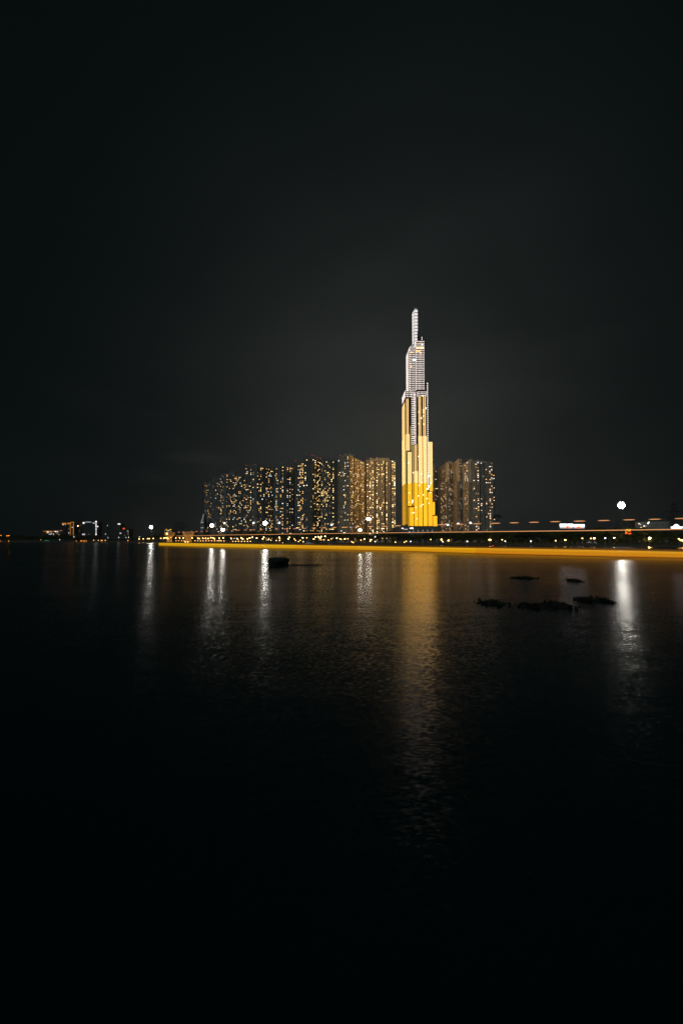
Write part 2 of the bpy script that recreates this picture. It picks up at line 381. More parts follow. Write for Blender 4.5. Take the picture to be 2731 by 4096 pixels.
# ---------------------------------------------------------------- apartment blocks
WMESH = {}
def wmesh(key, wd, ht):
    k = (key, round(wd,1), round(ht,1))
    if k not in WMESH:
        m = MB(); m.box(-wd/2, wd/2, -.12, 0, -ht/2, ht/2); WMESH[k] = m.mesh('window', G[key])
    return WMESH[k]
def block(name, label, pts, top, wall, segs, lit, pal, roofs=(), group='apartment towers of the estate', fl=3.4, depth=28, piers=(), signs=(), beacons=(), band=True, slabby=True):
    """pts: [(px, Y)] visible outline left to right; segs: style per segment"""
    P = [Vector((gx(px, Y), Y)) for px, Y in pts]
    ref = min(range(len(pts)), key=lambda i: pts[i][1])
    H = gz(top, pts[ref][1], pts[ref][0])
    cxm = sum(p.x for p in P)/len(P); cym = min(p.y for p in P)
    t = thing(name, label, 'apartment block', (cxm, cym, GZ), group)
    def B(mb, nm, mt, kind=None, par=None): return child_mb(t.location, mb).build(nm, mt, par or t, kind)
    poly = [(p.x, p.y) for p in P] + [(P[-1].x - 1, max(p.y for p in P) + depth), (P[0].x + 1, max(p.y for p in P) + depth)]
    m = MB(); m.prism(poly, GZ, H); B(m, 'wall', M[wall])
    nf = int((H - GZ - 3) / fl)
    litc = []; dark = MB(); slab = MB(); pil = MB()
    for i, st in enumerate(segs):
        a, b = P[i], P[i+1]; d = (b - a); L = d.length; d = d / L; N = Vector((d.y, -d.x))
        if N.y > 0: N = -N
        if st == 'blank': continue
        if st == 'recess':
            dark.obox(a, d, N, .15, L-.15, .02, .05, GZ+4, H-2); continue
        pitch = {'wide':4.2,'grid':3.1,'tight':2.6}[st]; nc = max(1, int((L - .6) / pitch)); pw = (L - .6) / nc
        ang = math.atan2(d.y, d.x)
        colp = [rnd.random()**1.5 * 2 for _ in range(nc)]
        for f in range(nf):
            z = GZ + 3 + f * fl + fl * .5
            if band and nf > 20 and f == int(nf*.36): continue
            slab.obox(a, d, N, .1, L-.1, .02, .42 if slabby else .22, z - fl*.5 - .28, z - fl*.5 + .42)
            for c in range(nc):
                if rnd.random() < .05: continue
                ac = .3 + pw * (c + .5); ww = pw * rnd.choice((.30,.40,.52)); hh = fl * .38
                q = a + d * ac
                if rnd.random() < lit * 1.75 * colp[c]:
                    litc.append((q.x + N.x*.14, q.y + N.y*.14, z + .1, ang, ww, hh))
                else:
                    dark.obox(a, d, N, ac - ww/2, ac + ww/2, .02, .07, z - hh/2 + .1, z + hh/2 + .1)
        for c in range(0, nc + 1, 3 if st != 'wide' else 2):
            ac = min(max(.3 + pw * c, .3), L - .3)
            pil.obox(a, d, N, ac - .22, ac + .22, .03, .34, GZ, H - .5)
    if dark.v: B(dark, 'windows', M['glass'], 'stuff')
    if slab.v: B(slab, 'balconies', M[wall], 'stuff')
    if pil.v: B(pil, 'pilasters', M[wall])
    rnd.shuffle(litc); rest = {}
    for k, (x, y, z, ang, ww, hh) in enumerate(litc):
        key = rnd.choice(pal)
        if k < 100:
            o = link('window', wmesh(key, round(ww*2)/2, hh), t, (x - t.location.x, y - t.location.y, z - t.location.z)); o.rotation_euler = (0,0,ang)
        else:
            rest.setdefault('x', []).append((x, y, z, ang, ww, hh, pal.index(key)))
    if rest:
        mb = MB(); mi = []
        for x, y, z, ang, ww, hh, ki in rest['x']:
            d = Vector((math.cos(ang), math.sin(ang))); N = Vector((d.y, -d.x))
            mb.obox((x, y), d, N, -ww/2, ww/2, -.1, .02, z-hh/2, z+hh/2); mi += [ki]*6
        child_mb(t.location, mb); me = mb.mesh('lit_windows', [G[k] for k in pal]); me.polygons.foreach_set('material_index', mi)
        link('lit_windows', me, t, kind='stuff')
    for (p0, p1, tp) in roofs:
        Y = lerp_tab(sorted(pts), (p0+p1)/2) + 3
        m = MB(); m.box(gx(p0,Y), gx(p1,Y), Y, Y+12, H+.003, max(gz(tp,Y), H+2)); m.box(gx(p0,Y)+2, gx(p0,Y)+6, Y+2, Y+7, max(gz(tp,Y), H+2)+.002, max(gz(tp,Y), H+2)+2.2)
        B(m, 'roof_block', M[wall])
    for (pxa, pxb, tp) in piers:
        Y = lerp_tab(sorted(pts), (pxa+pxb)/2)
        m = MB(); m.box(gx(pxa,Y), gx(pxb,Y), Y-1.2, Y+2, GZ, gz(tp,Y)); B(m, 'pier', M['concrete_dark'])
    for (px, py, txt) in signs:
        Y = lerp_tab(sorted(pts), px) - 2.0
        p = at(px, py, Y)
        if txt:
            cu = bpy.data.curves.new('sign', 'FONT'); cu.body = txt; cu.size = 4.8; cu.extrude = .15; cu.offset = .06; cu.align_x = 'CENTER'; cu.align_y = 'CENTER'
            tmp = bpy.data.objects.new('sign', cu); COL.objects.link(tmp)
            me = bpy.data.meshes.new_from_object(tmp.evaluated_get(bpy.context.evaluated_depsgraph_get())); bpy.data.objects.remove(tmp)
            me.materials.clear(); me.materials.append(G['sign'])
            o = link('sign', me, t, (p.x - t.location.x, p.y - t.location.y, p.z - t.location.z)); o.rotation_euler = (R(90), 0, 0)
        else:
            m = MB(); m.box(p.x-1.5, p.x-.1, Y-.3, Y+1.95, p.z-1.2, p.z+1.2); m.box(p.x+.1, p.x+1.5, Y-.3, Y+1.95, p.z-1.2, p.z+1.2); B(m, 'sign', G['sign'])
    for (px, Yo) in beacons:
        Y = lerp_tab(sorted(pts), px) + 1.5 + Yo
        m = MB(); m.tube([(gx(px,Y),Y,H-.5),(gx(px,Y),Y,H+3)], .12, 5); b = B(m, 'beacon_mast', M['metal'])
        m = MB(); m.ball((gx(px,Y),Y,H+3.3), .45); B(m, 'beacon_light', G['red'], None, b)
    return t
WA = ['w0','w1','w0','w4','w2','w4','w0','w1','w3']; WY = ['w1','w1','w0','w5','w4','w0']; WP = ['w2','w2','w4','w2','w0','w3']
block('apartment_block','leftmost dark apartment block, lowest of the main row, with scattered amber windows',[(817,935),(846,926),(848,950)],1933,'concrete_dark',['tight','blank'],.10,['w0','w0','w4'],beacons=[(818,0)],roofs=[(832,844,1929)])
block('apartment_block','second dark apartment block from left with amber windows near its top',[(846,868),(878,854),(881,870)],1914,'concrete_dark',['grid','blank'],.08,WA,roofs=[(866,880,1909)])
block('apartment_block','third apartment block from left, grey blank strip beside a wide dark balcony front',[(880,800),(893,784),(904,784),(940,790),(980,800)],1892,'concrete_dark',['grid','blank','tight','grid'],.13,WA,roofs=[(914,942,1886)],signs=[(898,2093,'')])
block('apartment_block','fourth apartment block from left, broad dark front with many small yellow windows',[(980,716),(1015,705),(1026,705),(1052,712),(1091,728)],1862,'concrete_dark',['grid','blank','grid','tight'],.15,WA,roofs=[(986,1030,1857),(1052,1080,1864)],signs=[(1014,2091,'')],beacons=[(982,0),(1017,0)])
block('apartment_block','fifth apartment block from left with brightly lit top storeys and roof block',[(1093,704),(1112,698),(1118,698),(1134,700),(1146,704),(1172,715)],1859,'concrete_dark',['tight','blank','grid','blank','grid'],.17,['w0','w3','w1','w2','w4','w0'],roofs=[(1110,1138,1848)],signs=[(1117,2091,'')])
block('apartment_block','sixth apartment block from left, recessed low wing with cool white windows',[(1178,676),(1214,669)],1846,'concrete_dark',['grid'],.17,WA,beacons=[(1180,0)])
block('apartment_block','seventh apartment block from left, tall black stepped top and many yellow windows',[(1212,640),(1247,631),(1250,633),(1281,662)],1827,'concrete_dark',['grid','blank','tight'],.18,WY[:4]+['w4'],roofs=[(1214,1236,1824)],beacons=[(1248,0),(1268,0)])
block('apartment_block','eighth apartment block from left, black with clustered bright yellow windows',[(1283,655),(1322,651),(1336,655),(1349,662)],1837,'concrete_dark',['grid','grid','blank'],.20,WY[:3]+['w4'],roofs=[(1296,1322,1833)],signs=[(1326,2098.6,'')],beacons=[(1281,0)])
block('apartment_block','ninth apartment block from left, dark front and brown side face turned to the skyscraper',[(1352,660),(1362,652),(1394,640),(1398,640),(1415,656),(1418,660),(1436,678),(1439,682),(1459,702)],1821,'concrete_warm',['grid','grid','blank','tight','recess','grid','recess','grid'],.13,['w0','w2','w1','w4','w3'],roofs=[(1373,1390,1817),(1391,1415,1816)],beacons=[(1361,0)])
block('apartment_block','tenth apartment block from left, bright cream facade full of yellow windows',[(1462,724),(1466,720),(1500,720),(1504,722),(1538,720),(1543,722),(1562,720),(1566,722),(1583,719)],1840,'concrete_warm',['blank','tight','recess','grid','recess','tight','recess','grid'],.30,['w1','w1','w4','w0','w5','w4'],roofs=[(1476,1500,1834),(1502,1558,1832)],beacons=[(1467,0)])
block('apartment_block','narrow warm-lit slice of block touching the right side of the skyscraper',[(1722,790),(1740,782)],1854,'concrete_warm',['grid'],.02,['w4'])
block('apartment_block','dark narrow block between the skyscraper and the ribbed blocks',[(1741,860),(1764,850)],1873,'concrete_dark',['grid'],.06,['w2'])
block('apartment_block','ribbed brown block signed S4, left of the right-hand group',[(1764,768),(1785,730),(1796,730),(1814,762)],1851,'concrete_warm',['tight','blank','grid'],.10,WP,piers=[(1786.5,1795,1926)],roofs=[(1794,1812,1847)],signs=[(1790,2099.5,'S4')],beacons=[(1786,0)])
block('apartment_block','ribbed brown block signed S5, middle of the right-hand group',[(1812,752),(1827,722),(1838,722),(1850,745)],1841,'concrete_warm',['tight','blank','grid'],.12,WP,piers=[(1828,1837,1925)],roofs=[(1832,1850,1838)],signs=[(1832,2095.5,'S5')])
block('apartment_block','large right-hand block signed S6 with broad grey front and peach windows',[(1847,736),(1860,716),(1873,700),(1884,700),(1918,702),(1922,706),(1938,708),(1942,706),(1972,710)],1843,'concrete',['tight','grid','blank','wide','recess','wide','recess','wide'],.12,WP,piers=[(1875,1884,1930)],roofs=[(1882,1890,1838),(1905,1936,1845)],signs=[(1881,2091.5,'S6')],beacons=[(1870,0)])
block('apartment_block','slim stepped rear block at the right end of the apartment group',[(1972,735),(1981,735),(1982,745),(1993,745)],1868,'concrete_dark',['grid','blank','blank'],.16,WP,band=False)

# ---------------------------------------------------------------- far left skyline
def far(name, label, p0, p1, top, Y, wall='farwall', lit=.02, deco=(), segs='grid', pal=('w4','w3'), depth=25):
    t = block(name, label, [(p0, Y), (p1, Y+3)], top, wall, [segs], lit, list(pal), group='far buildings on the left bank', fl=4.6, depth=depth, band=False)
    for (a, b, c, d, mt, nm) in deco:      # px0, px1, py0, py1
        q0, q1 = at(a, d, Y), at(b, c, Y); m = MB(); m.box(q0.x, q1.x, Y-1.5, Y+.9, q0.z, q1.z); child_mb(t.location, m).build(nm, G['farsign' if mt == 'sign' else mt], t)
    return t
far('low_building','low far block at left with an orange roof line and white lamps',163,250,2123,1180,lit=.06,pal=('w0','w4','w3'),deco=[(176,190,2123.5,2126,'crown','roof_light'),(193,204,2123,2126,'crown','roof_light'),(206,221,2124,2126.5,'crown','roof_light'),(190,196,2126,2130,'sign','roof_light'),(222,226,2124,2128,'sign','roof_light'),(231,233,2125,2128,'sign','roof_light'),(198,206,2135.5,2138,'sign','roof_light'),(214.5,216,2134,2145,'signdim','roof_light'),(241,250,2121,2123.5,'crown','roof_light')])
far('tower_block','far dark block with a small orange crown sign, leftmost of the orange-crowned pair',249.5,265,2091,1150,lit=.03,deco=[(250,264,2091.5,2097.5,'crown','crown_sign')])
far('tower_block','far dark block with orange crown and an orange-outlined shaft',269,296.5,2091,1140,lit=.06,deco=[(270,284,2091.5,2096.5,'crown','crown_sign'),(284,297,2088,2090,'crown','outline_light'),(282.5,283.7,2090,2146,'crown','outline_light'),(294.5,295.5,2090,2146,'lattice','outline_light'),(285,292,2148,2150,'crown','outline_light')])
far('tower_block','far dark block with two warm roof lamps between orange and white blocks',298,326,2103,1160,lit=.05,deco=[(304,308,2102,2105,'w5','roof_light'),(311,314,2102,2105,'w5','roof_light'),(321,324,2100,2101.5,'crown','roof_light')])
far('tower_block','far block with white roof lamps and a vertical column of white lights',330,389,2088,1130,lit=.02,deco=[(333,339,2089,2095,'sign','roof_light'),(341,366,2087.5,2089,'signdim','roof_light'),(383,388,2084,2089,'sign','roof_light'),(373,381,2091,2094,'signdim','roof_light'),(391,394,2104,2108,'sign','roof_light'),(331,341,2135,2140,'signdim','roof_light')]+[(384.2,387,y,y+2.4,'sign','column_light') for y in (2091,2096,2100,2104,2107,2114,2117.5,2124,2131,2135,2138,2142)])
far('tower_block','wide dark far block with two white lamps at its right roof corner',408,482,2093,1110,lit=.008,deco=[(473,477,2094,2098,'sign','roof_light'),(478.5,482,2094,2098,'sign','roof_light')])
far('tower_block','smaller dark far block with a red roof light',483,516,2115,1100,lit=.03,deco=[(494,498,2112,2116,'neonr','roof_light'),(480,486,2131,2135,'signdim','roof_light'),(510,514,2123,2125,'signdim','roof_light')])
far('tower_block','low far block with yellow-green roof lamps behind the left glowing pavilion',653,688,2117,1050,lit=.25,pal=('w4','w3'),deco=[(664,668,2117,2120,'neony','roof_light'),(680,686,2117,2120,'neony','roof_light')])
far('tower_block','faint distant unlit tower standing alone behind the pavilions',695,729,2087,2200,lit=0)
t = thing('tapering_tower','thin tapering dark tower with slanted white lights, left of the apartment row','tower',(gx(808,900),900,GZ))
m = MB(); Y = 900
m.prism([(gx(801,Y),Y),(gx(816,Y),Y),(gx(816,Y),Y+20),(gx(801,Y),Y+20)], GZ, gz(2089,Y)); z0, z1 = gz(2089,Y), gz(2058,Y)
m.ring([[(gx(805,Y),Y,z0+.003),(gx(816,Y),Y,z0+.003),(gx(816,Y),Y+18,z0+.003),(gx(805,Y),Y+18,z0+.003)],[(gx(814.5,Y),Y+4,z1),(gx(816,Y),Y+4,z1),(gx(816,Y),Y+10,z1),(gx(814.5,Y),Y+10,z1)]])
child_mb(t.location, m).build('wall', M['concrete_dark'], t)
for k in range(5):
    a = at(807 + k*1.8, 2083 - k*6, Y-1); m = MB(); m.box(a.x-.3, a.x+.5, a.y, a.y+.8, a.z-1.4, a.z+1.2); child_mb(t.location, m).build('slant_light', G['signdim'], t)
for py in (2089.5, 2111):
    a = at(808.5, py, Y-1); m = MB(); m.box(a.x-3.4, a.x+3.4, a.y, a.y+.99, a.z-.5, a.z+.5); child_mb(t.location, m).build('light_bar', G['signdim'], t)
t = block('office_building','long low grey building right of the red neon sign, behind the trees',[(2540,900),(2680,880)],2086,'concrete',['grid'],.01,['w2','w3'],group='far buildings on the right',fl=4,band=False)
for px, py, mt in ((2555,2095,'w2'),(2591,2093.5,'w5'),(2594,2088.5,'w3'),(2575,2104,'w3'),(2563,2110,'w0'),(2582,2104,'w4')):
    a = at(px, py, 880); m = MB(); m.box(a.x-1.2,a.x+1.2,a.y,a.y+1.5,a.z-1,a.z+1); child_mb(t.location, m).build('window', G[mt], t)

# ---------------------------------------------------------------- trees
def crown_mesh(seed, r, h, n, lobes, mat):
    rg = random.Random(seed); L = []
    for k in range(lobes):
        a = rg.random()*6.28; q = rg.random()**.6 * r*.62
        L.append((Vector((q*math.cos(a), q*math.sin(a), h*(.45 + .5*rg.random()))), r*(.3+.28*rg.random())))
    m = MB()
    for k in range(n):
        c, lr = rg.choice(L)
        d = Vector((rg.gauss(0,1), rg.gauss(0,1), rg.gauss(0,1))).normalized() * lr * rg.random()**.35
        p = c + Vector((d.x, d.y, d.z*.7)); s = .28 + .38*rg.random()
        u = Vector((rg.gauss(0,1), rg.gauss(0,1), rg.gauss(0,.6))).normalized(); v = u.cross(Vector((rg.gauss(0,1), rg.gauss(0,1), rg.gauss(0,1)))).normalized()
        m.quad(p - u*s - v*s*.5, p + u*s*.2 - v*s*.6, p + u*s + v*s*.4, p - u*s*.3 + v*s*.7)
    tr = MB(); tr.tube([(0,0,0),(.1,0,h*.25),(0,.15,h*.5)], [.38,.3,.2], 6)
    for c, lr in L[:6]: tr.tube([Vector((0,.1,h*.38)), (c + Vector((0,0,h*.38)))/2, c], [.16,.1,.05], 5)
    return m.mesh('crown', mat), tr.mesh('trunk', M['bark'])
TV = [crown_mesh(k, 5.2 + (k % 3), 12, 1500, 9, M['leaf' if k % 2 else 'leaf2']) for k in range(6)]
TREETOP = [(-200,2136),(0,2138),(60,2136),(150,2140),(240,2137),(260,2132),(300,2142),(340,2136),(390,2140),(430,2152),(520,2152),(560,2145),(620,2137),(640,2133),(700,2130),(780,2132),(850,2134),(900,2131),(940,2124),(965,2120),(985,2128),(1010,2121),(1060,2119),(1095,2123),(1120,2134),(1190,2132),(1215,2124),(1290,2124),(1330,2121),(1400,2132),(1500,2132),(1545,2124),(1575,2118),(1600,2124),(1640,2133),(1700,2134),(1730,2124),(1760,2121),(1790,2127),(1850,2123),(1920,2127),(1990,2122),(2100,2121),(2200,2123),(2280,2118),(2340,2116),(2365,2112),(2385,2105),(2410,2112),(2460,2110),(2480,2105),(2500,2114),(2540,2108),(2570,2111),(2620,2118),(2700,2122),(2800,2118),(3100,2118)]
def tree(px, Y, topz, k):
    s = (topz - GZ) / 13.0; v = TV[k]
    o = bpy.data.objects.new('tree', None); COL.objects.link(o); o.location = (gx(px,Y), Y, GZ); o.scale = (s*rnd.uniform(.95,1.25), s*1.1, s)
    o.rotation_euler = (0,0,rnd.random()*6.28); o['category'] = 'tree'
    link('crown', v[0], o); link('trunk', v[1], o)
    return o
px = -60
while px < 2840:
    Y = shoreY(px) + rnd.uniform(26, 40)
    top = gz(lerp_tab(TREETOP, px) + rnd.uniform(-1, 4), Y)
    o = tree(px, Y, max(top, 7), rnd.randrange(6)); o['group'] = 'tall trees along the far shore'
    later(o, 'tall dark back-row tree', px)
    px += 8 + 4200 / Y * rnd.uniform(.8, 1.3)
px = 640
while px < 2800:
    Y = shoreY(px) + rnd.uniform(14, 20)
    o = tree(px, Y, rnd.uniform(6.5, 9.5), rnd.randrange(6)); o['group'] = 'low trees along the promenade'
    later(o, 'small low promenade tree', px)
    px += 9 + 6500 / Y * rnd.uniform(.8, 1.5)
# palm
Y = 362; p = at(1988, 2060, Y)
t = thing('palm_tree', 'tall slender palm silhouetted at the right end of the apartment group', 'palm tree', (p.x, Y, GZ))
m = MB(); hz = p.z - GZ; m.tube([(0,0,0),(.15,0,hz*.4),(0,0,hz)], [.55,.42,.34], 8); m.build('trunk', M['bark'], t)
m = MB(); rg = random.Random(3)
for k in range(16):
    a = k*2*math.pi/16 + rg.uniform(-.1,.1); up = rg.uniform(-.1, .9); L = rg.uniform(4.2, 5.4)
    pr = None
    for j in range(9):
        q = j/8; c = Vector((math.cos(a)*L*q, math.sin(a)*L*q, hz + L*(up*q - (.75+up*.6)*q*q)))
        if pr is not None:
            sd = Vector((-math.sin(a), math.cos(a), 0))*(1.15*(1-abs(q-.45)))
            for sg in (-1, 1):
                m.quad(pr, c, c + sd*sg + Vector((0,0,-.55)), pr + sd*sg*.9 + Vector((0,0,-.5)))
        pr = c
m.build('crown', M['leaf2'], t)

# ---------------------------------------------------------------- lamps
def lampmesh(mt, r, s=1.0):
    m = MB(); m.ball((0,0,0), r, 8, s); me = m.mesh('lamp_head', G[mt]); me.polygons.foreach_set('use_smooth',[True]*len(me.polygons)); return me
G['warmstrong'] = glow('strong warm lamp glass', (1,.62,.18), 110)
G['warmbig'] = glow('large warm lamp glass', (1,.44,.11), 20)
LM = {k: lampmesh(k, .62, .8) for k in ('warm','warmpale','orangel','whitel','green')}
LMB = {k: lampmesh('warmbig' if k == 'warm' else k, .85, .7) for k in ('warmstrong','warm','warmpale','orangel','whitel','green')}
PM = {}
def lamp(px, py, kind, off=14, big=False, what=None, Y=None, tall=False):
    Y = Y or shoreY(px) + off; p = at(px, py, Y); h = max(p.z - GZ, 1.2)
    o = bpy.data.objects.new('street_lamp', None); COL.objects.link(o); o.location = (p.x, Y, p.z - h)
    key = round(h * 2) / 2
    if key not in PM:
        m = MB(); m.tube([(0,0,0),(0,0,1)], [.13,.08], 6); PM[key] = m.mesh('pole', M['palmetal'])
    pl = link('pole', PM[key], o); pl.scale = (1.4 if tall else 1, 1.4 if tall else 1, h - .45)
    hd = link('lamp_head', (LMB if big else LM)[kind], o, (0,0,h))
    o['category'] = 'street lamp'
    nm = {'warmstrong':'bright warm','warm':'warm','warmpale':'pale yellow','orangel':'orange','whitel':'white','green':'green'}[kind]
    o['group'] = 'lamps along the far shore'
    later(o, what or (f'{"large" if big else "small"} {nm} lamp' + (' on a tall post' if tall else '')), px)
    return o
for px, py in ((557,2156),(574,2155),(591,2154.5),(598,2154.5),(614,2154),(644,2153),(656,2152),(661,2151.5),(667,2152),(704,2152),(719,2152),(734,2152),(753,2152),(769,2152),(792,2153),(798,2154),(812,2153),(823,2153),(833,2153.5),(844,2150.5),(853,2153),(858,2154.5),(877,2153),(894,2151.5),(925,2154),(949,2154.5),(965,2151.5),(971,2155),(990,2155),(999,2152),(1027,2152),(1051,2155),(1153,2156),(1255,2156),(1280,2152),(1379,2156),(1457,2156),(1483,2159),(1765,2158.4),(1793,2162),(1956,2159),(1960,2159),(2258.7,2160),(2375,2153),(2727,2161)):
    lamp(px, py, 'warm', 12, True)
for px, py in ((2455,2152.6),(2595.5,2153)): lamp(px, py, 'warmstrong', 17, True)
for px, py in ((1076,2156),(1119,2155),(1177,2156),(1295,2159),(1284,2159),(1325,2155),(1359,2155),(1364,2157),(1391,2155),(1722,2158),(2007,2158.7),(2221,2162.5),(2327.5,2153),(2361.6,2153.6),(2713,2155.6),(2720,2161),(1227,2151),(1313,2160)):
    lamp(px, py, 'warm', 10)
for x in (803,843,890,930,965,1015,1100,1143,1187,1230,1273,1317,1362,1407,1450,1477,1510,1553):
    lamp(500 + x/3.92, 2163.3, 'warm', 3, what='low bottom-row lamp')
for px in (931.8,943.3,954.7,966.7,978.7,990.5,1002): lamp(px, 2165.5, 'warm', 3, what='low bottom-row lamp')
for px, py in ((1083.6,2161),(1104.5,2162),(1119,2162),(1131,2172),(1182,2161.7),(1194,2166),(1200.6,2161),(1213,2167),(1407,2167),(1413,2170),(1443,2160.5),(1480,2165),(1581,2168.6),(1617,2169),(1624,2165)):
    lamp(px, py, 'warm', 4, what='tiny warm waterside lamp')
for px, py in ((1009.6,2149),(1055.5,2149),(1117,2149.5),(1157,2149.5),(1211,2151),(1262,2148),(1272,2147),(1284.5,2146),(1300,2145),(1347,2152.5)):
    lamp(px, py, 'warmpale', 5, True, tall=True)
for px, py in ((559,2147),(1500,2147),(1500,2166),(1641.6,2166),(1770,2166.6),(1868,2165.5),(2019,2164.5),(2122,2165),(296.6,2147),(432.5,2151),(475.7,2150),(505,2150),(516,2149),(2419,2152.5)):
    lamp(px, py, 'whitel', 8)
for px, py in ((5,2142),(29,2143),(37,2143),(513,2161.7)): lamp(px, py, 'orangel', 20, True)
for px, py in ((3,2164),(36,2163.5),(306,2163.6),(323,2163.6),(328,2163.6),(334,2163.6),(340,2163.6),(346,2163.6)): lamp(px, py, 'orangel', 2)
for px, py in ((376,2161),(394,2161),(406,2162),(410,2161.5),(422,2161)): lamp(px, py, 'warm', 2)
for px, py in ((182,2162.5),(188,2162.5),(194,2162.5)): lamp(px, py, 'green', 2, what='green light at the water')

# floodlight masts
def flood(px, py, Y, half, label, mt='flood', pair=False, rows=2):
    p = at(px, py, Y); t = thing('floodlight_mast', label, 'floodlight', (p.x, Y, GZ), 'floodlight masts on the far shore'); h = p.z - GZ
    m = MB(); m.tube([(0,0,0),(0,0,h-half*.8)], [.4,.2], 8); m.build('mast', M['metal'], t)
    m = MB()
    m.ring([[Vector((half*math.cos(a*math.pi/8), yy, h + half*.86*math.sin(a*math.pi/8))) for a in range(16)] for yy in (.1,.4)]); m.build('lamp_rack', M['metal'], t)
    for x, z in [(0,0)] + [(math.cos(a*math.pi/3)*half*.66, math.sin(a*math.pi/3)*half*.57) for a in range(6)]:
        rr = half*.32
        q = MB(); q.ring([[Vector((x + rr*k*math.cos(a*math.pi/5), yy, h + z + rr*k*math.sin(a*math.pi/5))) for a in range(10)] for k, yy in ((.6,.09),(1,-.25),(.8,-.45),(.3,-.55))])
        q.build('lamp', G[mt], t)
    return t
flood(605, 2109, 830, 3.6, 'white floodlight on a mast, leftmost of all, alone over the dark bank', 'flood')
flood(848.5, 2102, 620, 3.3, 'bright white floodlight in front of the two leftmost apartment blocks', 'flood')
flood(892, 2119, 590, 2.7, 'lower white floodlight just right of a brighter one, below the third apartment block', 'flood')
flood(1060, 2093, 540, 3.5, 'large warm white floodlight in front of the fourth apartment block', 'flood')
flood(1468.8, 2076, 455, 1.55, 'left lamp of the twin floodlights before the bright cream block', 'flood2')
flood(1478.2, 2076, 455, 1.55, 'right lamp of the twin floodlights before the bright cream block', 'flood2')
flood(1440, 2120, 450, 2.1, 'low round white floodlight below the ninth apartment block', 'flood2')
flood(2483, 2021, 330, 3.5, 'largest and brightest floodlight, high at the right of the photo', 'flood')

# ---------------------------------------------------------------- glowing pavilions
def pavilion(px, Y, w0, w1, zt, label, core):
    t = thing('lattice_pavilion', label, 'pavilion', (gx(px,Y), Y, GZ), 'glowing lattice pavilions')
    h = zt - GZ; prof = [(w0*.52,0),(w0*.42,h*.18),(w0*.36,h*.36),(w0*.5,h*.5),(w1*.46,h*.72),(w1*.5,h*.98)]
    m = MB(); n = 20
    for k in range(n):
        for s in (-1, 1):
            pts = []
            for j, (r_, z) in enumerate(prof):
                a = 2*math.pi*k/n + s*j*.22; pts.append(Vector((r_*math.cos(a), r_*math.sin(a), z)))
            m.tube(pts, .16, 4)
    m.build('lattice', G['lattice'], t)
    m = MB(); m.lathe((0,0,0), [(r_*.97, z) for r_, z in prof], 16); m.v = m.v; m.build('inner_wall', M['concrete_warm'], t)
    for (dx, z, r_) in core:
        m = MB(); m.ball((dx, -w1*.45 if z > h*.5 else -w0*.5, z), r_, 8, 1.1); m.build('lamp', G['warm'], t)
pavilion(679, 690, 10, 19, gz(2128, 690), 'left glowing orange lattice pavilion flaring at its top, with a bright lamp', [(-1,gz(2135,690)-GZ,1.6),(-1,gz(2154,690)-GZ,1.2),(5,gz(2150,690)-GZ,.5)])
pavilion(754, 640, 12, 19, gz(2126, 640), 'right glowing orange lattice pavilion flaring at its top', [(-3,1.0,.8),(2,1.0,.8)])

# ---------------------------------------------------------------- lit pontoon standing in for a passing boat's light trails
BOT = [(632,2182),(880,2189),(1280,2197),(1650,2206),(1980,2216.5),(2350,2225),(2731,2233),(3000,2239)]
TOPB = [(632,2172),(880,2175),(1280,2182.6),(1650,2189),(2000,2194),(2350,2200),(2731,2208),(3000,2213)]
DIMB = [(632,2169.5),(880,2171),(1280,2177),(1650,2182),(2000,2186),(2350,2190),(2731,2197),(3000,2202)]
def pathY(px): return CAMZ * F / (lerp_tab(BOT, px) - HZ)
pn = thing('light_trail', 'long low yellow light trail on the water, from left of centre to the right edge', 'trail band', (gx(1650,178), 178, 0))  # made-up solid band in place of a moving boat's light trail
def ribbon(px0, px1, lo, hi, off, th, n=60):
    m = MB(); rings = []
    for k in range(n+1):
        px = px0 + (px1-px0)*k/n; Y = pathY(px)
        a, b = lo(px, Y), hi(px, Y); y = Y + off
        rings.append([(gx(px,Y), y, a), (gx(px,Y), y, b), (gx(px,Y)+.02, y+th, b), (gx(px,Y)+.02, y+th, a)])
    m.ring(rings); return m
zz = lambda tab: (lambda px, Y: at(px, lerp_tab(tab, px), Y).z)
def mixz(f):       # height at fraction f between added float deck and band top
    return lambda p, Y: .12 + (zz(TOPB)(p, Y) - .12) * f
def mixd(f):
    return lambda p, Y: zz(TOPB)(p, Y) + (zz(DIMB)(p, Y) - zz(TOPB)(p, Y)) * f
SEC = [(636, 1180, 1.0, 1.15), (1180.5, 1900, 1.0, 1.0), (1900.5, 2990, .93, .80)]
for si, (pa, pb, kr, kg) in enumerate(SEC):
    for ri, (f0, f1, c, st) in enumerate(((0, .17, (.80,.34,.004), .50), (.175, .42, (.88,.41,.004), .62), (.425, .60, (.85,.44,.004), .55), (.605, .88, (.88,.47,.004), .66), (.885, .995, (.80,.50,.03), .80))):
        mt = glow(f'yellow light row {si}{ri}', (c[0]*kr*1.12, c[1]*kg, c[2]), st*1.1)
        child_mb(pn.location, ribbon(pa, pb, mixz(f0), mixz(f1), (.03 if ri % 2 else 0), .25)).build('trail_panel', mt, pn)  # glowing rows shaped as the yellow trail, not real lamp panels
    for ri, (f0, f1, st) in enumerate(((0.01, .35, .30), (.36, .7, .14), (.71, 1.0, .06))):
        child_mb(pn.location, ribbon(pa, pb, mixd(f0), mixd(f1), .05, .12)).build('glow_falloff_panel', glow(f'amber row {si}{ri}', (.7,.26,.004), st), pn)  # dim amber rows imitate the glow fading out above the trail
child_mb(pn.location, ribbon(634, 2994, lambda p,Y: -.3, lambda p,Y: .11, -.05, 2.5)).build('float', M['hull'], pn)  # invented float under the trail rows
